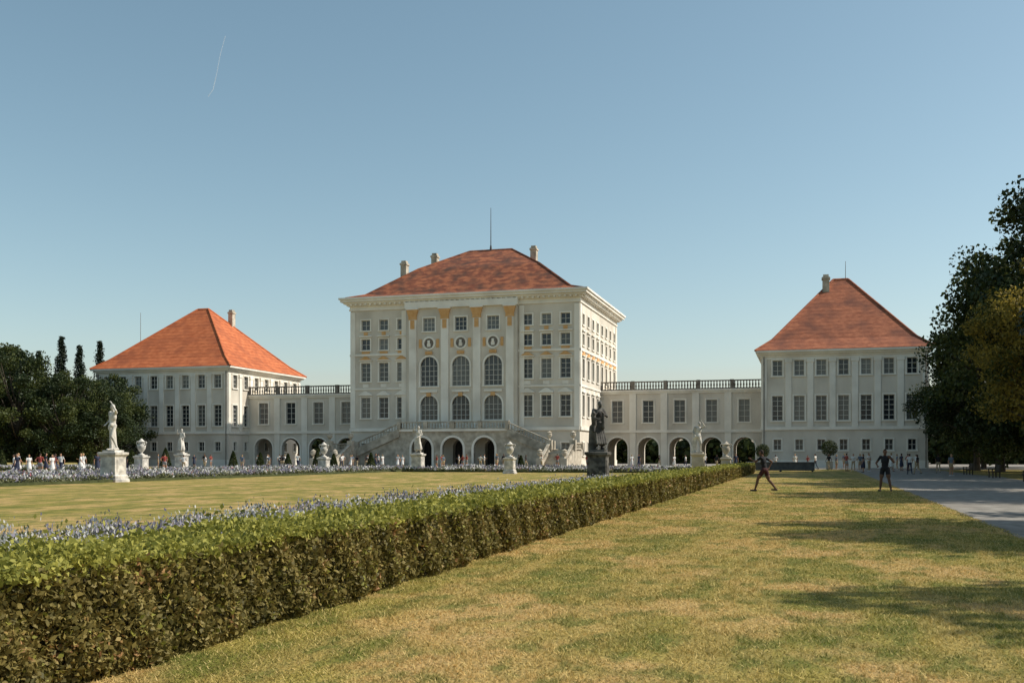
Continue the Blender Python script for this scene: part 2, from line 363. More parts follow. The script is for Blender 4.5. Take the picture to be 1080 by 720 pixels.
child_fix(pal)
# ------------------------------------------------------------------ side pavilions
def pavilion(name,x0,x1,y0,y1,cols,roofm,chims,ant,zt=14.4):
    root=empty(name,((x0+x1)/2,y0,0)); W,G,F,T,C,R,K,A=[MB() for _ in range(8)]
    def rows(s,wide=1.25): return [op(s,11.9,13.9,wide,nh=2),op(s,6.1,9.3,wide+.1,nh=4,hood=0),op(s,2.3,3.7,1.0,nh=1,trim=.12)]
    fr_=[(Fr((x0,y0,0),(1,0,0),(0,-1,0)),x1-x0,cols),
         (Fr((x1,y0,0),(0,1,0),(1,0,0)),y1-y0,[1.9+i*(y1-y0-3.8)/6 for i in range(7)]),
         (Fr((x0,y1,0),(0,-1,0),(-1,0,0)),y1-y0,[1.9+i*(y1-y0-3.8)/6 for i in range(7)]),
         (Fr((x1,y1,0),(-1,0,0),(0,1,0)),x1-x0,[])]
    for f,L,cs in fr_:
        ops=[]
        for s in cs: ops+=rows(s)
        wall(f,L,0,zt,ops,W,G,F,T)
        T.fbox(f,0,L,4.9,5.3,0,.2); T.fbox(f,0,L,0,1.0,0,.1,0); T.fbox(f,0,L,zt-.35,zt,0,.06)
        for i in range(len(cs)-1):
            m=(cs[i]+cs[i+1])/2; T.fbox(f,m-.38,m+.38,5.3,zt-.35,0,.12); T.fbox(f,m-.48,m+.48,zt-.8,zt-.36,0,.2)
        for a in (.002,L-.6): T.fbox(f,a,a+.6,5.3,zt-.35,0,.12)
    for z0,z1,ov in ((zt-.01,zt+.25,.2),(zt+.24,zt+.5,.5),(zt+.49,zt+.75,.8)): slab(C,x0,x1,y0,y1,z0,z1,ov)
    cx=(x0+x1)/2;cy=(y0+y1)/2;ze=zt+.76
    hiproof(R,[(x0-.85,x1+.85,y0-.85,y1+.85,ze),(x0+1.2,x1-1.2,y0+1.2,y1-1.2,ze+1.5),(cx-1.0,cx+1.0,cy-.1,cy+.1,25.7)])
    for c in chims: chimney(K,*c)
    A.cone((ant[0],ant[1],ant[2]),(ant[0],ant[1],ant[3]),.05,.03,5)
    for xx in (x0+.25,x1-.25): A.cone((xx,y0-.22,.1),(xx,y0-.22,zt),.07,.07,6)
    finish(root,W,G,F,T,[m_field])
    C.obj('cornice',[m_white],root);R.obj('hipped_roof',[roofm],root);K.obj('chimneys',[m_stone],root);A.obj('lightning_rod_and_downpipes',[m_darkrail],root)
    child_fix(root); return root
lx0,lx1=-107.2,-84.0
pavilion('palace_side_pavilion',lx0,lx1,137,159.8,[1.8+i*2.8 for i in range(8)],m_roofO,[(-104.5,152,17,21.3,.9),(-102.8,153,18,22.4,.8),(-92.2,151.5,22,25.6,.8)],(-103,142,17,24.6))
rx0,rx1=-5.5,14.6
pavilion('palace_side_pavilion',rx0,rx1,137,158,[1.95+i*2.72 for i in range(7)],m_roofR,[(2.6,146,21,25.9,.9)],(5.2,147.5,25,28.2))
# ------------------------------------------------------------------ galleries
def gallery(x0,x1,y,depth,bays,zt):
    root=empty('palace_arcade_gallery',((x0+x1)/2,y,0)); W,G,F,T,C,B=[MB() for _ in range(6)]
    f=Fr((x0,y,0),(1,0,0),(0,-1,0)); ops=[];ob=[]
    for c in bays:
        s=c-x0; ops+=[op(s,6.5,9.8,1.6,nh=3),op(s,0,4.3,3.1,arch=True,glass=False,trim=.22,depth=.8)]
        ob+=[op(x1-c,0,4.3,3.1,arch=True,glass=False,trim=0,depth=.8),op(x1-c,6.5,9.8,1.5,nh=3)]
    wall(f,x1-x0,0,zt,ops,W,G,F,T)
    wall(Fr((x1,y+depth,0),(-1,0,0),(0,1,0)),x1-x0,0,zt,ob,W,G,F,T)
    W.box(x0+.01,x1-.01,y+.31,y+depth-.31,5.0,5.3); W.box(x0+.01,x1-.01,y+.3,y+depth-.3,zt-.3,zt-.01)
    T.fbox(f,0,x1-x0,5.0,5.4,0,.22); T.fbox(f,0,x1-x0,zt-.5,zt-.2,0,.2); T.fbox(f,0,x1-x0,zt-.2,zt+.05,0,.4)
    mids=[(bays[i]+bays[i+1])/2-x0 for i in range(len(bays)-1)]
    for s in mids: T.fbox(f,s-.5,s+.5,5.4,zt-.5,0,.15); T.fbox(f,s-.45,s+.45,0,5.0,0,.1)
    balustrade(B,(x0,y+.05,zt+.05),(x1,y+.05,zt+.05),1.3,step=.42,post=4.6)
    finish(root,W,G,F,T,[m_field]); B.obj('roof_balustrade',[m_darkrail],root); child_fix(root)
gallery(X1,rx0,152,7,[-27.2+i*4.65 for i in range(5)],11.3)
gallery(lx1,X0,143,9,[-81.4+i*4.7 for i in range(4)],11.0)
# ------------------------------------------------------------------ ground
def sheet(name,x0,x1,y0,y1,z,m):
    b=MB();b.add([(x0,y0,z),(x1,y0,z),(x1,y1,z),(x0,y1,z)],[(0,1,2,3)]);return b.obj(name,[m])
sheet('ground_lawn',-3000,3000,-300,4000,0,m_lawn)
b=MB();n=400;vs=[];fs_=[]
for i in range(n):
    y=-20+i*160/(n-1); vs+=[(3.75+.012*max(0,y-15)+.05*math.sin(y*1.7)+.05*math.sin(y*4.1+1)+.03*math.sin(y*9.7),y,.006),(13.5+.3*math.sin(y*.4),y,.006)]
for i in range(n-1): fs_.append((2*i,2*i+1,2*i+3,2*i+2))
b.add(vs,fs_);b.obj('gravel_path',[m_gravel])
sheet('gravel_forecourt',-130,40,122,330,.011,m_gravel)
sheet('gravel_walk',-66,-54,-10,122,.006,m_gravel)
sheet('gravel_cross_walk',-54,-44.5,101,122,.006,m_gravel)
# ------------------------------------------------------------------ foliage helper
def quads(name,c,size,mi,mats,asp=.6,up=0.0,parent=None,link=True,dirs=None):
    N=len(c); u=rng.normal(size=(N,3)); u/=np.linalg.norm(u,axis=1)[:,None]
    if dirs is not None: u=dirs
    w=rng.normal(size=(N,3)); w=np.cross(u,w); w/=np.linalg.norm(w,axis=1)[:,None]
    s=np.asarray(size).reshape(-1,1)*np.ones((N,1))*.5
    v=np.stack([c-u*s,c+w*s*asp-u*s*.1,c+u*s,c-w*s*asp-u*s*.1],axis=1).reshape(-1,3)
    me=bpy.data.meshes.new(name); me.vertices.add(4*N); me.vertices.foreach_set('co',v.astype(np.float32).ravel())
    me.loops.add(4*N); me.loops.foreach_set('vertex_index',np.arange(4*N,dtype=np.int32))
    me.polygons.add(N); me.polygons.foreach_set('loop_start',np.arange(0,4*N,4,dtype=np.int32))
    for m in mats: me.materials.append(m)
    me.update(calc_edges=True)
    me.polygons.foreach_set('material_index',np.asarray(mi,dtype=np.int32)*np.ones(N,dtype=np.int32))
    me.validate()
    if not link: return me
    o=bpy.data.objects.new(name,me); scene.collection.objects.link(o)
    if parent:o.parent=parent
    return o
# ------------------------------------------------------------------ hedge
def bumpy(y,z,k=0): return .05*np.sin(y*2.1+k)+.04*np.sin(y*5.3+z*4+k)+.03*np.sin(y*11+z*9)
def hedge(ya,yb,xr=-4.5,xl=-5.75,h=.8):
    root=empty('clipped_hedge',((xr+xl)/2,ya,0))
    b=MB(); n=int((yb-ya)/.5)+2; vs=[];fs_=[]
    for i in range(n):
        y=ya+(yb-ya)*i/(n-1); d=float(bumpy(y,.4))*.6
        vs+=[(xl+.08,y,0),(xl+.08,y,h-.1),(xr-.12+d,y,h-.1+d*.3),(xr-.16+d,y,0)]
    for i in range(n-1):
        for k in range(3): fs_.append((4*i+k,4*i+k+1,4*i+5+k,4*i+4+k))
    fs_+=[(0,1,2,3),tuple(4*(n-1)+k for k in (3,2,1,0))]
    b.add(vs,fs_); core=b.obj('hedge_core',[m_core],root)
    def ysamp(N):
        a=math.log(ya+3);bb=math.log(yb+3); return np.exp(rng.uniform(a,bb,N))-3
    N=100000 if ya<20 else 18000
    y=ysamp(N);z=rng.uniform(0.02,h,N)**1.0; x=xr-rng.exponential(.045,N)+.03+bumpy(y,z)
    x-=np.clip((.12-z),0,1)*.6
    cs=np.stack([x,y,z],1); sz=(.034+.0017*y)*rng.uniform(.6,1.5,N)
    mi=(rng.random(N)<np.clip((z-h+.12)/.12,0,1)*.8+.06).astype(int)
    N2=75000 if ya<20 else 14000
    y2=ysamp(N2);x2=rng.uniform(xl,xr+.03,N2);z2=h+bumpy(y2,x2,2)*.45-.02+rng.exponential(.03,N2)-.02
    cs2=np.stack([x2,y2,z2],1);sz2=(.034+.0016*y2)*rng.uniform(.6,1.5,N2)
    N3=12000
    y3=ysamp(N3);z3=rng.uniform(0,h,N3);x3=xl+rng.normal(0,.04,N3)
    cs3=np.stack([x3,y3,z3],1);sz3=(.05+.0016*y3)*rng.uniform(.6,1.5,N3)
    N4=2500; ye=np.where(rng.random(N4)<.5,ya,yb)+rng.normal(0,.03,N4)
    cs4=np.stack([rng.uniform(xl,xr,N4),ye,rng.uniform(0,h,N4)],1)
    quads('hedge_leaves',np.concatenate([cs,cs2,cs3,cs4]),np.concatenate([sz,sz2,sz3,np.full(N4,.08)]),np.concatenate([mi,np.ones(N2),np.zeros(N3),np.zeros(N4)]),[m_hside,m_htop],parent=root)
    child_fix(root)
hedge(1.5,45.5); hedge(47.2,95)
# ------------------------------------------------------------------ grass blades near camera
def blades():
    N=340000
    y=np.exp(rng.uniform(math.log(4.0),math.log(80),N)); x=rng.uniform(-4.6,4.3,N)
    keep=(x>-y*1.0)&(x<3.8+.012*np.maximum(0,y-15))&(rng.random(N)<np.clip((80-y)/60,0,1)); x=x[keep];y=y[keep];N=len(x)
    tuft=np.clip(.5+.5*np.sin(x*5.1+2*np.sin(y*2.3))*np.sin(y*4.3+1.7*np.sin(x*3.1)),0,1)
    h=rng.uniform(.010,.028,N)*(.6+1.1*tuft)
    a=rng.uniform(0,2*math.pi,N); w=.0022+.0004*np.minimum(y,30)
    lean=rng.normal(0,.9,(N,2))*h[:,None]
    p=np.stack([x,y,np.zeros(N)],1); dx=np.stack([np.cos(a)*w,np.sin(a)*w,np.zeros(N)],1)
    v=np.stack([p-dx,p+dx,p+np.stack([lean[:,0],lean[:,1],h],1)],1).reshape(-1,3)
    me=bpy.data.meshes.new('lawn_grass_blades');me.vertices.add(3*N);me.vertices.foreach_set('co',v.astype(np.float32).ravel())
    me.loops.add(3*N);me.loops.foreach_set('vertex_index',np.arange(3*N,dtype=np.int32))
    me.polygons.add(N);me.polygons.foreach_set('loop_start',np.arange(0,3*N,3,dtype=np.int32))
    me.materials.append(m_blade);me.update(calc_edges=True);me.validate()
    o=bpy.data.objects.new('lawn_grass_blades',me);scene.collection.objects.link(o)
blades()
# ------------------------------------------------------------------ flower beds
def bed(x0,x1,y0,y1,dens,h,fsz,pal=(.45,.4,.15),fl=.4,wb=0):
    root=empty('flower_bed',((x0+x1)/2,(y0+y1)/2,0)); A=(x1-x0)*(y1-y0)
    b=MB();b.box(x0,x1,y0,y1,0,h*.35);b.obj('bed_soil',[m_soil],root)
    N=int(A*dens)
    def ys(N): 
        a=math.log(y0+6);c=math.log(y1+6);return np.exp(rng.uniform(a,c,N))-6
    x=rng.uniform(x0,x1,N);y=ys(N)
    hh=h*(.75+.2*np.sin(x*2.3+y*.9)*np.sin(y*1.9+x))
    z=rng.random(N)**.6*hh
    c=np.stack([x,y,z],1)
    N2=int(A*dens*fl);x2=rng.uniform(x0,x1,N2);y2=ys(N2)
    hh2=h*(.8+.25*np.sin(x2*2.3+y2*.9)*np.sin(y2*1.9+x2))
    z2=hh2+rng.uniform(-.14,.08,N2)+rng.exponential(.04,N2)
    patch=np.sin(y2*1.1+x2*.7)+np.sin(y2*2.7-x2*1.9)+rng.normal(0,.9,N2)+wb
    mi2=np.where(patch>.4,1,np.where(patch<-.3,2,0))
    mi2=np.where(rng.random(N2)<pal[2]*.15,3,mi2)
    c2=np.stack([x2,y2,z2],1)
    d=rng.normal(0,.45,(N+N2,3)); d[:N]=rng.normal(size=(N,3)); d[:,2]=np.abs(d[:,2])+np.where(np.arange(N+N2)<N,.3,.8)
    d/=np.linalg.norm(d,axis=1)[:,None]
    sc=1+.012*np.concatenate([y,y2])
    quads('flowers_and_leaves',np.concatenate([c,c2]),np.concatenate([np.full(N,fsz*1.2),np.full(N2,fsz)])*sc*rng.uniform(.5,1.3,N+N2),np.concatenate([np.zeros(N),mi2]),[m_fgreen,m_fpurp,m_fwhite,m_fred],asp=.5,parent=root,dirs=d)
    child_fix(root)
bed(-10.7,-7.6,3,53,420,.45,.055,pal=(0,0,.02),fl=.75,wb=-.1)
bed(-43.5,-38.5,14,100,90,.45,.11,fl=.6)
bed(-53,-47,30,98,70,.5,.12)
bed(-37.5,-12,92,95,110,.4,.11)
bed(-37.5,-9.5,103,106,80,.5,.12)
bed(-80,-67,50,64,40,.5,.13); bed(-100,-67,88,93,60,.5,.13)
# ------------------------------------------------------------------ trees
def tree_mesh(seed,h,r,zb,mats,wts,nclump=90,leaf=.24,nl=330,lob=1.0):
    rs=np.random.default_rng(seed); b=MB(); clumps=[]
    cz=(h+zb)/2; rz=(h-zb)/2
    for i in range(nclump):
        d=rs.normal(size=3);d/=np.linalg.norm(d); k=rs.uniform(.45,1.0)**.6
        l=1+.16*lob*math.sin(3*math.atan2(d[1],d[0])+seed)+.12*lob*math.sin(5*d[2]+seed*2)
        zz=d[2]*rz*k; taper=1-.25*max(0,d[2])
        clumps.append((d[0]*r*k*l*taper,d[1]*r*k*l*taper,cz+zz))
    b.cone((0,0,-.1),(0,0,zb+.5),r*.075,r*.055,9);b.cone((0,0,zb+.4),(.2,.1,cz+rz*.5),r*.056,r*.02,8)
    for i,c in enumerate(clumps[:38]):
        z0=zb+(c[2]-zb)*.45; 
        if z0<zb*.8: z0=zb*.8
        mid=(c[0]*.5,c[1]*.5,z0+(c[2]-z0)*.35); b.cone((0,0,z0),mid,.13,.08,5); b.cone(mid,c,.08,.03,5)
    cs=[];mi=[]
    for c in clumps:
        R=rs.uniform(.8,1.6)*r/6.5; n=int(nl*rs.uniform(.6,1.3)); p=rs.normal(size=(n,3)); p/=np.linalg.norm(p,axis=1)[:,None]
        p*=(rs.random((n,1))**.45)*R*1.25; p[:,2]*=.75; cs.append(p+np.array(c)); mi.append(np.full(n,rs.choice(len(mats),p=wts)))
    cs=np.concatenate(cs);mi=np.concatenate(mi)
    me=quads('crown',cs,leaf*rs.uniform(.6,1.4,len(cs)),mi,mats,asp=.7,link=False)
    tm=b.obj('trunk',[m_bark]); md=tm.data; bpy.data.objects.remove(tm)
    return md,me
def place(name,meshes,x,y,sc=1,rot=0,szz=1):
    e=empty(name,(x,y,0));e.rotation_euler=(0,0,rot);e.scale=(sc,sc,sc*szz)
    for nm,me in zip(('trunk_and_limbs','foliage_crown'),meshes):
        o=bpy.data.objects.new(nm,me);scene.collection.objects.link(o);o.parent=e
tA=tree_mesh(1,19,6.6,1.2,[m_leafd,m_leafm],[.5,.5],nclump=130,leaf=.27,nl=350)
tB=tree_mesh(2,17.5,6.2,1.0,[m_leafd,m_leafm],[.4,.6],nclump=125,leaf=.27,nl=350)
tG=tree_mesh(3,18,6.3,3.0,[m_leafg,m_leafm],[.75,.25],nclump=120)
tD=tree_mesh(8,17.5,6.2,3.0,[m_leafd,m_leafm],[.5,.5],nclump=130,leaf=.38,nl=300,lob=1.3)
for i,(m,x,y,s) in enumerate([(tA,21.6,88,1.42),(tB,19.5,98,1.25),(tA,18.0,108,1.04),(tB,17.4,118,.88),(tA,18.5,128,.82),(tA,28,72,1.3),(tB,26,92,1.4),(tA,27,110,1.3),(tB,25,130,1.1),(tB,28,145,1.0),(tA,34,160,1.0),(tB,21,137,.8)]):
    place('linden_tree',m,x,y,s,i*1.3)
place('sunlit_maple_tree',tG,16.6,80,.88,.6)
for i,(m,x,y,s) in enumerate([(tD,20,62,1.05),(tD,19.8,46,1.0),(tD,19.2,26.3,.97),(tD,17.4,14.0,.8),(tD,33,38,1.1),(tD,30,22,1.1)]): place('linden_tree',m,x,y,s,i*2.1+.4)
tC=tree_mesh(5,16.5,6.5,.8,[m_leafd,m_leafm],[.6,.4],nclump=100,leaf=.3,nl=260)
for i,(x,y,s) in enumerate([(-100,112,1.0),(-94,113,.78),(-108,118,1.05),(-91,117,.72),(-115,124,1.0),(-118,110,1.1),(-130,120,1.2),(-98,124,.8),(-106,106,.85),(-128,140,1.2),(-99,130,.85),(-106,133,.72)]): place('broadleaf_tree',tC,x,y,s,i*1.7)
def conifer(h,r,seed):
    rs=np.random.default_rng(seed);b=MB();b.cone((0,0,0),(0,0,h*.97),.3,.03,7);cs=[]
    for k in range(46):
        z=1.5+(h-1.6)*k/46; rr=r*(1-z/h)**.8+.15
        for j in range(7):
            a=rs.uniform(0,6.28); L=rr*rs.uniform(.75,1.1); n=26
            t=rs.random(n); e=(math.cos(a)*L,math.sin(a)*L,z-.25*L); b.cone((0,0,z),e,.04,.015,4)
            cs.append(np.stack([e[0]*t,e[1]*t,z-.25*L*t],1)+rs.normal(0,.13,(n,3)))
    cs=np.concatenate(cs);me=quads('crown',cs,.4*rs.uniform(.6,1.3,len(cs)),0,[m_conif],asp=.35,link=False)
    tm=b.obj('trunk',[m_bark]);md=tm.data;bpy.data.objects.remove(tm);return md,me
cA=conifer(20,2.8,4)
for x,y,s in ((-111.5,134,1.02),(-109,135,.95),(-114,132,.9),(-107.6,138,1.0)): place('spruce_tree',cA,x,y,s,x)
N=110000
x=rng.uniform(-260,240,N);hgt=8+2.5*np.sin(x*.09)+1.8*np.sin(x*.31+1)+1.0*np.sin(x*.83)
yy=215+rng.uniform(-7,7,N);z=rng.random(N)**.9*hgt
quads('distant_tree_line',np.stack([x,yy,z],1),1.3*rng.uniform(.5,1.4,N),rng.integers(0,2,N),[m_leafd,m_leafm],asp=.8)
def topiary(x,y,h,r,ball=False):
    root=empty('potted_orange_tree' if ball else 'conical_yew_topiary',(x,y,0));b=MB()
    N=2600;t=rng.random(N);a=rng.uniform(0,6.28,N)
    if ball:
        b.lathe((0,0,0),[(.5,0),(.55,.8),(.6,.82),(.6,.9),(.5,.9)],4,math.pi/4);b.cone((0,0,.85),(0,0,1.9),.06,.05,7,1)
        d=rng.normal(size=(N,3));d/=np.linalg.norm(d,axis=1)[:,None];c=d*(rng.random((N,1))**.3)*r+np.array([0,0,h-r])
    else:
        b.cone((0,0,0),(0,0,h*.8),.07,.03,6,1); rr=r*(1-t)**.8*rng.uniform(.75,1,N)+.04; c=np.stack([rr*np.cos(a),rr*np.sin(a),.1+t*(h-.1)],1)
    b.obj('tub' if ball else 'stem',[m_stone,m_bark],root)
    quads('leaves',c,.13*rng.uniform(.6,1.3,N),rng.integers(0,2,N),[m_leafd,m_leafm],parent=root)
for x,y,h in ((-62.5,103,2.1),(-58.5,102,1.9),(-55.6,103,1.8),(-52.5,104,2.2),(-50,103,1.8),(-70,95,2.2),(-76,96,2.0),(-30,108,1.6),(-22,108,1.6),(-66.5,96,2.4),(-46,104,1.9),(-88,96,2.2)): topiary(x,y,h,h*.3)
topiary(2.6,124,3.4,.95,True);topiary(-5,126,3.0,.85,True)
# ------------------------------------------------------------------ figures
def capsule(bm,a,b,ra,rb,seg=10):
    a=Vector(a);b=Vector(b);d=b-a;L=max(d.length,1e-4);d.normalize();u=d.orthogonal().normalized();w=d.cross(u);st=[]
    for t in (-90,-60,-30,0): st.append((math.sin(math.radians(t))*ra,ra*math.cos(math.radians(t))))
    for t in (0,30,60,90): st.append((L+math.sin(math.radians(t))*rb,rb*math.cos(math.radians(t))))
    rings=[]
    for (p,r) in st:
        r=max(r,1e-4); rings.append([bm.verts.new(a+d*p+u*r*math.cos(2*math.pi*i/seg)+w*r*math.sin(2*math.pi*i/seg)) for i in range(seg)])
    for k in range(len(rings)-1):
        for i in range(seg): bm.faces.new((rings[k][i],rings[k][(i+1)%seg],rings[k+1][(i+1)%seg],rings[k+1][i]))
    bm.faces.new(rings[0][::-1]);bm.faces.new(rings[-1])
def ellipsoid(bm,c,r):
    bmesh.ops.create_uvsphere(bm,u_segments=16,v_segments=10,radius=1,matrix=Matrix.Translation(Vector(c))@Matrix.Diagonal((*r,1)))
BASE=dict(pel=(0,0,.95),chest=(0,.01,1.27),neck=(0,0,1.47),head=(0,.02,1.635),
 shL=(-.18,0,1.42),shR=(.18,0,1.42),elL=(-.25,-.03,1.14),elR=(.25,-.03,1.14),wrL=(-.27,.06,.9),wrR=(.27,.06,.9),
 hipL=(-.09,0,.93),hipR=(.09,0,.93),knL=(-.11,.03,.5),knR=(.11,.03,.5),anL=(-.11,0,.09),anR=(.11,0,.09))
def figure(name,pose,mats,kind='shorts',vox=.02,extra=None,fingers=False,link=False,female=False):
    J={k:Vector(v) for k,v in BASE.items()};J.update({k:Vector(v) for k,v in pose.items()})
    bm=bmesh.new();bones=[]
    def cap(a,b,ra,rb,lab): capsule(bm,a,b,ra,rb);bones.append((Vector(a),Vector(b),(ra+rb)/2,lab))
    def ell(c,r,lab): ellipsoid(bm,c,r);bones.append((Vector(c),Vector(c)+Vector((0,0,.001)),min(r),lab))
    up=(J['neck']-J['pel']).normalized()
    ell(J['chest'],(.165,.115,.2),'torso'); ell(J['pel'].lerp(J['chest'],.45),(.14,.105,.17),'torso'); ell(J['pel'],(.165,.125,.12),'pelvis')
    cap(J['pel'],J['neck']-up*.08,.12,.09,'torso'); cap(J['neck']-up*.08,J['head']-Z*.06,.06,.052,'neck')
    h=J['head']; ell(h,(.076,.095,.118),'head'); ell(h+Vector((0,.03,-.055)),(.055,.065,.065),'head')
    cap(h+Vector((0,.09,.01)),h+Vector((0,.112,-.025)),.01,.015,'head')
    for s in (-1,1): ell(h+Vector((s*.077,0,-.005)),(.012,.022,.032),'head')
    for S_,s in (('L',-1),('R',1)):
        sh,el,wr=J['sh'+S_],J['el'+S_],J['wr'+S_]
        cap(J['neck']-up*.1,sh,.07,.062,'torso'); cap(sh,el,.055,.042,'uarm'); cap(el,wr,.042,.028,'farm')
        d=(wr-el).normalized(); palm=wr+d*.055; cap(wr,palm+d*.02,.028,.034,'hand')
        if fingers:
            q=d.cross(Vector((0,1,.2))).normalized(); nrm=q.cross(d).normalized()
            for i,L in enumerate((.07,.08,.075,.06)):
                o=palm+d*.03+q*(i-1.5)*.02; k=o+d*L*.55+nrm*.008; cap(o,k,.010,.009,'hand'); cap(k,k+d*L*.3+nrm*.028,.009,.008,'hand')
            o=wr+d*.03-q*.03; cap(o,o+d*.035-q*.03,.012,.01,'hand'); cap(o+d*.035-q*.03,o+d*.065-q*.035,.01,.009,'hand')
        else: cap(palm,palm+d*.08+Vector((0,.02,0)),.03,.018,'hand')
        hp,kn,an=J['hip'+S_],J['kn'+S_],J['an'+S_]
        cap(hp,kn,.088,.058,'thigh');
        if kind=='shorts': cap(hp,hp.lerp(kn,.72),.1,.09,'thigh')
        cap(kn,kn.lerp(an,.35)+Vector((0,-.015,0)),.057,.058,'shin'); cap(kn.lerp(an,.35)+Vector((0,-.015,0)),an,.058,.037,'shin')
        fd=Vector((s*.03,.17,-.045)); cap(an+Vector((0,-.04,-.045)),an+fd,.042,.034,'foot')
    if kind=='dress':
        mk=J['knL'].lerp(J['knR'],.5); cap(J['pel'],mk+Z*.05,.15,.21,'pelvis')
    if extra: extra(cap,ell,J)
    tmp=bpy.data.meshes.new('t');bm.to_mesh(tmp);bm.free();o=bpy.data.objects.new('t',tmp);scene.collection.objects.link(o)
    r=o.modifiers.new('r','REMESH');r.mode='VOXEL';r.voxel_size=vox
    s_=o.modifiers.new('s','SMOOTH');s_.factor=.5;s_.iterations=2
    dg=bpy.context.evaluated_depsgraph_get();me=bpy.data.meshes.new_from_object(o.evaluated_get(dg));bpy.data.objects.remove(o)
    me.name=name
    n=len(me.polygons);c=np.zeros(n*3);me.polygons.foreach_get('center',c);c=c.reshape(-1,3)
    best=np.full(n,1e9);lab=np.zeros(n,int);tt=np.zeros(n);labs=[]
    for i,(a,b_,rr,lb) in enumerate(bones):
        a=np.array(a);d=np.array(b_)-a;t=np.clip(((c-a)@d)/(d@d),0,1);dist=np.linalg.norm(c-a-t[:,None]*d,axis=1)-rr
        k=dist<best;best[k]=dist[k];lab[k]=i;tt[k]=t[k];labs.append(lb)
    lb=np.array(labs)[lab]
    mi=np.zeros(n,int); mi[lb=='torso']=1; mi[(lb=='uarm')&(tt<.6)]=1; mi[lb=='pelvis']=2
    mi[(lb=='thigh')&((tt<.75)|(kind!='shorts'))]=2
    pe=np.array(J['pel']); mi[(lb=='torso')&(c[:,2]<pe[2]+.06)]=2
    if kind=='trousers': mi[lb=='shin']=2
    if kind=='dress': mi[(lb=='torso')]=2
    mi[lb=='foot']=3
    hh=np.array(h); hd=(lb=='head'); mi[hd&((c[:,2]>hh[2]+.055)|((c[:,1]<hh[1]-.01)&(c[:,2]>hh[2]-.07)))]=4
    if female: mi[(lb=='neck')&(c[:,1]<hh[1]-.03)]=4
    for m in mats: me.materials.append(m)
    me.polygons.foreach_set('material_index',np.minimum(mi,len(mats)-1).astype(np.int32))
    me.polygons.foreach_set('use_smooth',np.ones(n,bool)); me.update()
    return me
def put(name,me,x,y,z=0,rot=0,sc=1):
    o=bpy.data.objects.new(name,me);o.location=(x,y,z);o.rotation_euler=(0,0,rot);o.scale=(sc,)*3;scene.collection.objects.link(o);return o
cm=lambda n,c:M(n,c,tuple(min(1,v*1.25) for v in c),6,.85)
skin=cm('skin',(.38,.21,.13));skin2=cm('skin_silhouette',(.13,.07,.045));hair=cm('hair_dark',(.03,.02,.015));hairb=cm('hair_blond',(.3,.2,.09))  # second skin tone carries the dark of a silhouette in its colour
blk=cm('cloth_black',(.012,.012,.014));navy=cm('cloth_navy',(.03,.035,.06));wht=cm('cloth_white',(.6,.59,.56));grey=cm('cloth_grey',(.2,.2,.2));red=cm('cloth_red',(.25,.05,.04));blue=cm('cloth_blue',(.12,.15,.19));tan=cm('cloth_tan',(.35,.27,.17));shoe=cm('shoe',(.05,.045,.04));shw=cm('shoe_white',(.5,.5,.5));maroon=cm('cloth_maroon',(.05,.015,.015))
throw=dict(pel=(0,0,.87),chest=(0,.05,1.2),neck=(0,.08,1.4),head=(0,.13,1.57),shL=(-.17,.10,1.35),shR=(.17,.03,1.35),
 elL=(-.24,.3,1.2),wrL=(-.14,.5,1.3),elR=(.3,-.2,1.2),wrR=(.22,-.12,.97),
 hipL=(-.09,.02,.86),hipR=(.09,-.02,.86),knL=(-.1,.25,.5),anL=(-.1,.36,.09),knR=(.1,-.14,.46),anR=(.11,-.42,.12))
man=figure('man_mesh',throw,[skin2,blk,maroon,shoe,hair],'shorts',.013,None,True)
put('man_playing',man,-1.7,45,0,math.radians(75),1.06)
stand=dict(elL=(-.36,.1,1.2),wrL=(-.24,.25,1.38),elR=(.34,.05,1.17),wrR=(.26,.22,1.05),knL=(-.16,.05,.5),anL=(-.24,.03,.09),knR=(.15,.04,.5),anR=(.2,-.04,.09))
man2=figure('man2_mesh',stand,[skin2,blk,blk,shoe,hair],'shorts',.013,None,True)
put('man_standing',man2,3.25,46.5,0,math.radians(165),1.04)
walk=dict(knL=(-.1,.2,.52),anL=(-.1,.26,.09),knR=(.1,-.06,.5),anR=(.1,-.3,.15),elL=(-.25,-.14,1.15),wrL=(-.26,-.1,.92),elR=(.25,.07,1.15),wrR=(.25,.22,.97))
hips=dict(elL=(-.38,-.08,1.18),wrL=(-.2,.02,1.02),elR=(.27,.05,1.15),wrR=(.18,.28,1.2),knR=(.13,.07,.5),anR=(.15,.05,.09))
protos=[figure('visitor_a',walk,[skin,wht,navy,shoe,hair],'trousers',.03),figure('visitor_b',{},[skin,blue,tan,shw,hairb],'shorts',.03),
 figure('visitor_c',hips,[skin,red,grey,shoe,hair],'shorts',.03),figure('visitor_d',walk,[skin,wht,wht,shoe,hairb],'dress',.03,female=True),
 figure('visitor_e',walk,[skin2,blk,tan,shoe,hair],'trousers',.03),figure('visitor_f',hips,[skin,wht,tan,shw,hair],'trousers',.03),figure('visitor_g',{},[skin,blk,navy,shoe,hair],'dress',.03,female=True)]
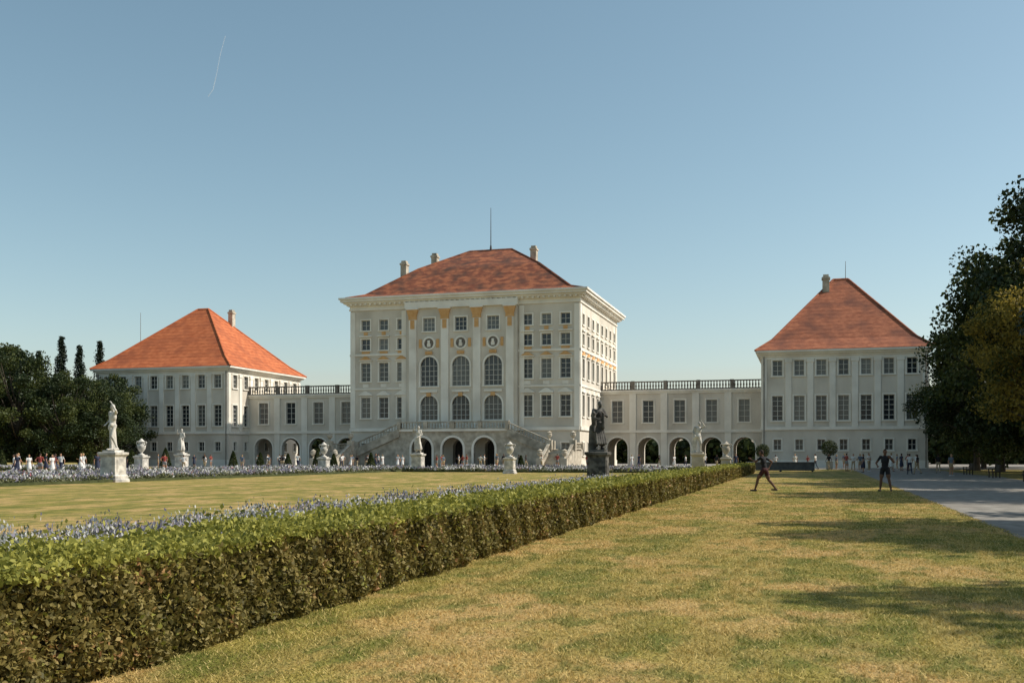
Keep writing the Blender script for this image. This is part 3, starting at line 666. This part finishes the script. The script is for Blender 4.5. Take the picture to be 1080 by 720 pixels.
spots=[(-61.1,68),(-60.2,68.6),(-59.9,67),(-58.6,68),(-57.6,68.5),(-57.0,67.6),(-66,82),(-64.5,83),(-57.5,121),(-56.6,122),(-55.7,121.5),(-54.9,123),(-54,120.6),(-52.9,122),(-52,121.2),(-51,124),(-49.6,122),(-47.8,123),
 (-45,124),(-43,125),(-41.8,123),(-39.6,125),(-37.5,124),(-36.8,124.4),(-35,122),(-62.5,114),(-61.8,114.6),(-63.6,117),(-66,120),(-70,124),(-74,122),(-80,126),(-82,125),
 (3.9,108),(4.6,109),(5.3,110),(6.0,108),(3.2,118),(2.4,117),(8.2,90),(8.9,91),(-12,128),(-16,130),(-20,127),(-21,127.6),(-8,124),(-26,124),(-72,70),(-73,71),(6.4,125),(7.1,125.5),(-33,118),(10.6,84),(11.2,97),
 (-62.6,70),(-63.4,71),(-60.8,73),(-56.2,66.5),(-64.9,76),(-62,77),(-59.5,80),(-57.6,83),(-58.9,88),(-62.4,90),(-60.3,94),(-57.2,96),(-59.5,109),(-58.1,110),(-56.7,112),(-54.3,114),(-52.6,113),(-50.7,116),(-48.6,118),(-46.5,119),(-44.2,120),(-31,121),(-29.5,123),(-68,118),(-67,119),(-76.5,119),(-85,121),(-90,123),(1,119),(-1.2,121),
 (7.2,104),(7.9,105.2),(9.4,112),(10.1,113),(5.1,100),(0.2,126),(-3.5,127),(9.8,122),(11.6,120),(4.4,128),(-10.4,126),(-14,125),(-18,131),(-24,127),(-55.2,68.5),(-54.8,70),(-57.8,72),(-60.2,75),(-64,68.3),(-65.2,69.1),(-40.6,121),(-38.5,120),(-36,118.6),(-33.8,124),(-42.6,118)]
for i,(x,y) in enumerate(spots):
    put('visitor',protos[(i*3+i//4)%7],x,y,0.012,random.uniform(0,6.28),random.uniform(.93,1.05))
# ------------------------------------------------------------------ statues
def drape(cap,ell,J):
    cap(J['pel'],J['knL'].lerp(J['anL'],.6),.17,.15,'x');cap(J['pel']+Vector((.05,-.05,0)),J['anR']+Vector((0,-.08,.1)),.14,.13,'x')
    cap(J['shL'],J['pel']+Vector((-.15,.02,.05)),.07,.1,'x');cap(J['wrL'],J['wrL']+Vector((-.02,-.05,-.5)),.05,.07,'x')
    for i in range(5): cap(J['pel']+Vector((-.14+.07*i,.1,0)),J['knL']+Vector((-.08+.09*i,.12,-.3)),.03,.04,'x')
def child(cap,ell,J):
    drape(cap,ell,J); ell((.28,.22,1.28),(.075,.085,.1),'x');cap((.27,.2,1.15),(.22,.16,.9),.09,.1,'x');cap((.22,.18,.88),(.3,.3,.65),.06,.04,'x');cap((.3,.2,1.12),(.1,.2,1.35),.035,.03,'x')
    cap((.2,-.1,0),(.2,-.08,.8),.14,.11,'x')
def stump(cap,ell,J):
    cap((.22,-.15,0),(.2,-.1,.8),.15,.12,'x');cap((-.05,.1,.95),(.2,-.02,.85),.09,.1,'x');cap(J['shR'],(.2,-.12,.8),.08,.1,'x');cap((0,.12,.9),(-.05,.1,.6),.09,.05,'x')
cp=dict(pel=(.04,0,.95),chest=(-.02,.02,1.27),neck=(-.03,.02,1.47),head=(-.05,.05,1.64),knL=(-.12,.14,.52),anL=(-.16,-.06,.1),knR=(.13,.02,.5),anR=(.11,0,.09))
st1=figure('statue_a',dict(cp,elL=(-.34,.12,1.5),wrL=(-.16,.16,1.75),elR=(.3,-.05,1.15),wrR=(.24,.14,1.0)),[m_marble]*6,'t',.022,stump)
st2=figure('statue_b',dict(cp,elL=(-.3,.1,1.18),wrL=(-.08,.26,1.3),elR=(.3,.1,1.2),wrR=(.16,.3,1.1)),[m_darkst]*6,'t',.022,child)
st3=figure('statue_c',dict(cp,elL=(-.28,.0,1.17),wrL=(-.1,.2,1.05),elR=(.33,.1,1.35),wrR=(.2,.22,1.6)),[m_marble]*6,'t',.022,drape)
PED=[(.92,0),(.92,.14),(.84,.2),(.84,.36),(.72,.44),(.7,1.45),(.74,1.5),(.86,1.6),(.88,1.72),(.8,1.74)]
def pedestal(root,m,sc=1):
    b=MB();b.lathe((0,0,0),PED,4,math.pi/4,0,sc);b.box(-.42,.42,-.42,.42,1.7*sc,1.86*sc)
    for a in range(4):
        d=Vector((math.cos(a*math.pi/2),math.sin(a*math.pi/2),0));f=Fr(d*.5*sc,(-d.y,d.x,0),d); b.fbox(f,-.33,.33,.62*sc,1.3*sc,0,.03)
    b.obj('pedestal',[m],root)
def statue(x,y,me,m,rot,sc=1.5):
    root=empty('garden_statue',(x,y,0));pedestal(root,m);o=put('figure',me,0,0,1.84,rot,sc);o.parent=root
statue(-39,51.2,st1,m_marble,math.radians(160),1.55);statue(-10.7,54,st2,m_darkst,math.radians(215),1.5);statue(-64.5,96,st3,m_marble,math.radians(170))
statue(-36.2,93,st3,m_marble,math.radians(190));statue(-8.9,89,st1,m_stone,math.radians(200))
def vase(x,y,m,k=.85):
    root=empty('stone_vase_on_pedestal',(x,y,0));root.scale=(k,k,k);pedestal(root,m,.92);b=MB()
    b.lathe((0,0,1.7),[(.3,0),(.3,.08),(.12,.16),(.11,.26),(.26,.42),(.38,.65),(.42,.9),(.34,1.02),(.28,1.1),(.42,1.24),(.44,1.3),(.34,1.3),(.26,1.36),(.14,1.48),(.06,1.58)],16)
    for s in (-1,1):
        pts=[(s*.36,0,2.6),(s*.52,0,2.75),(s*.56,0,2.95),(s*.42,0,3.0)]
        for i in range(3): b.cone(pts[i],pts[i+1],.05,.05,6)
    b.obj('vase',[m],root,smooth=True)
vase(-58.3,80.5,m_marble,.95);vase(-42,84.5,m_marble);vase(-24.6,85,m_marble);vase(-6.6,89.5,m_stone)
b=MB();r=empty('low_stage_platform',(-2.4,104,0))
b.box(-3.2,3.2,-1.5,1.5,.12,.85);b.box(-3.3,3.3,-1.6,1.6,.85,.95)
for i in range(7): b.box(-3.1+i*1.0,-3.0+i*1.0,-1.53,-1.5,.12,.85)
for x in (-3,0,3): b.box(x-.08,x+.08,-1.3,1.3,0,.12)
b.obj('deck',[m_metal],r)
def bench(x,y,rot):
    r=empty('park_bench',(x,y,0));r.rotation_euler=(0,0,rot);b=MB()
    for i in range(4): b.box(-.9,.9,-.25+i*.13,-.15+i*.13,.43,.47)
    for i in range(3): b.box(-.9,.9,.27,.3,.55+i*.13,.65+i*.13)
    for s in (-.75,.75):
        b.box(s-.04,s+.04,-.22,-.14,0,.43);b.box(s-.04,s+.04,.22,.3,0,.9);b.box(s-.04,s+.04,-.25,.3,.38,.43);b.box(s-.04,s+.04,-.25,.25,.62,.66);b.box(s-.03,s+.03,-.25,-.18,.43,.62)
    b.obj('slats_and_frame',[m_bark],r)
for y in (66,78,90): bench(12.6,y,-math.pi/2)
b=MB();pts=[(-1640,2660,1235),(-1652,2652,1180),(-1660,2645,1120),(-1668,2640,1075),(-1680,2632,1052)]
for i in range(4): b.cone(pts[i],pts[i+1],.8+.1*i,.9+.1*i,6)
cmn,cn,cl,cb=nt('contrail_vapour');cb.inputs['Base Color'].default_value=(.85,.85,.85,1);cb.inputs['Alpha'].default_value=.2
b.obj('contrail_in_sky',[cmn])
# ------------------------------------------------------------------ light, sky, camera
el=math.radians(42);az=math.radians(71)
sd=Vector((math.cos(el)*math.sin(az),math.cos(el)*math.cos(az),math.sin(el)))
L=bpy.data.lights.new('sun','SUN');L.energy=5.0;L.angle=math.radians(.5);L.color=(1,.94,.84)
lo=bpy.data.objects.new('sun',L);scene.collection.objects.link(lo);lo.rotation_euler=(-sd).to_track_quat('-Z','Y').to_euler();lo.location=(60,60,80)
w=bpy.data.worlds.new('World');scene.world=w;w.use_nodes=True;n=w.node_tree.nodes;l=w.node_tree.links
sk=n.new('ShaderNodeTexSky');sk.sky_type='NISHITA';sk.sun_disc=False;sk.sun_elevation=el;sk.sun_rotation=az;sk.air_density=1.0;sk.dust_density=1.0;sk.ozone_density=1.0
hs=n.new('ShaderNodeHueSaturation');hs.inputs['Saturation'].default_value=.98;hs.inputs['Hue'].default_value=.478;hs.inputs['Value'].default_value=1.12
mu=n.new('ShaderNodeMix');mu.data_type='RGBA';mu.blend_type='MULTIPLY';mu.inputs[0].default_value=1;mu.inputs[7].default_value=(1.05,1.0,.95,1)
l.new(sk.outputs[0],hs.inputs['Color']);l.new(hs.outputs[0],mu.inputs[6]);l.new(mu.outputs[2],n['Background'].inputs[0]);n['Background'].inputs[1].default_value=.12
cam=bpy.data.cameras.new('camera');co=bpy.data.objects.new('camera',cam);scene.collection.objects.link(co);scene.camera=co
cam.lens=36;cam.sensor_width=36;cam.shift_y=121/1080;cam.clip_end=6000;cam.clip_start=.1
co.location=(0,0,1.5);co.rotation_euler=(math.radians(90),0,math.radians(16.02))
scene.view_settings.view_transform='Standard';scene.view_settings.look='None';scene.view_settings.exposure=0
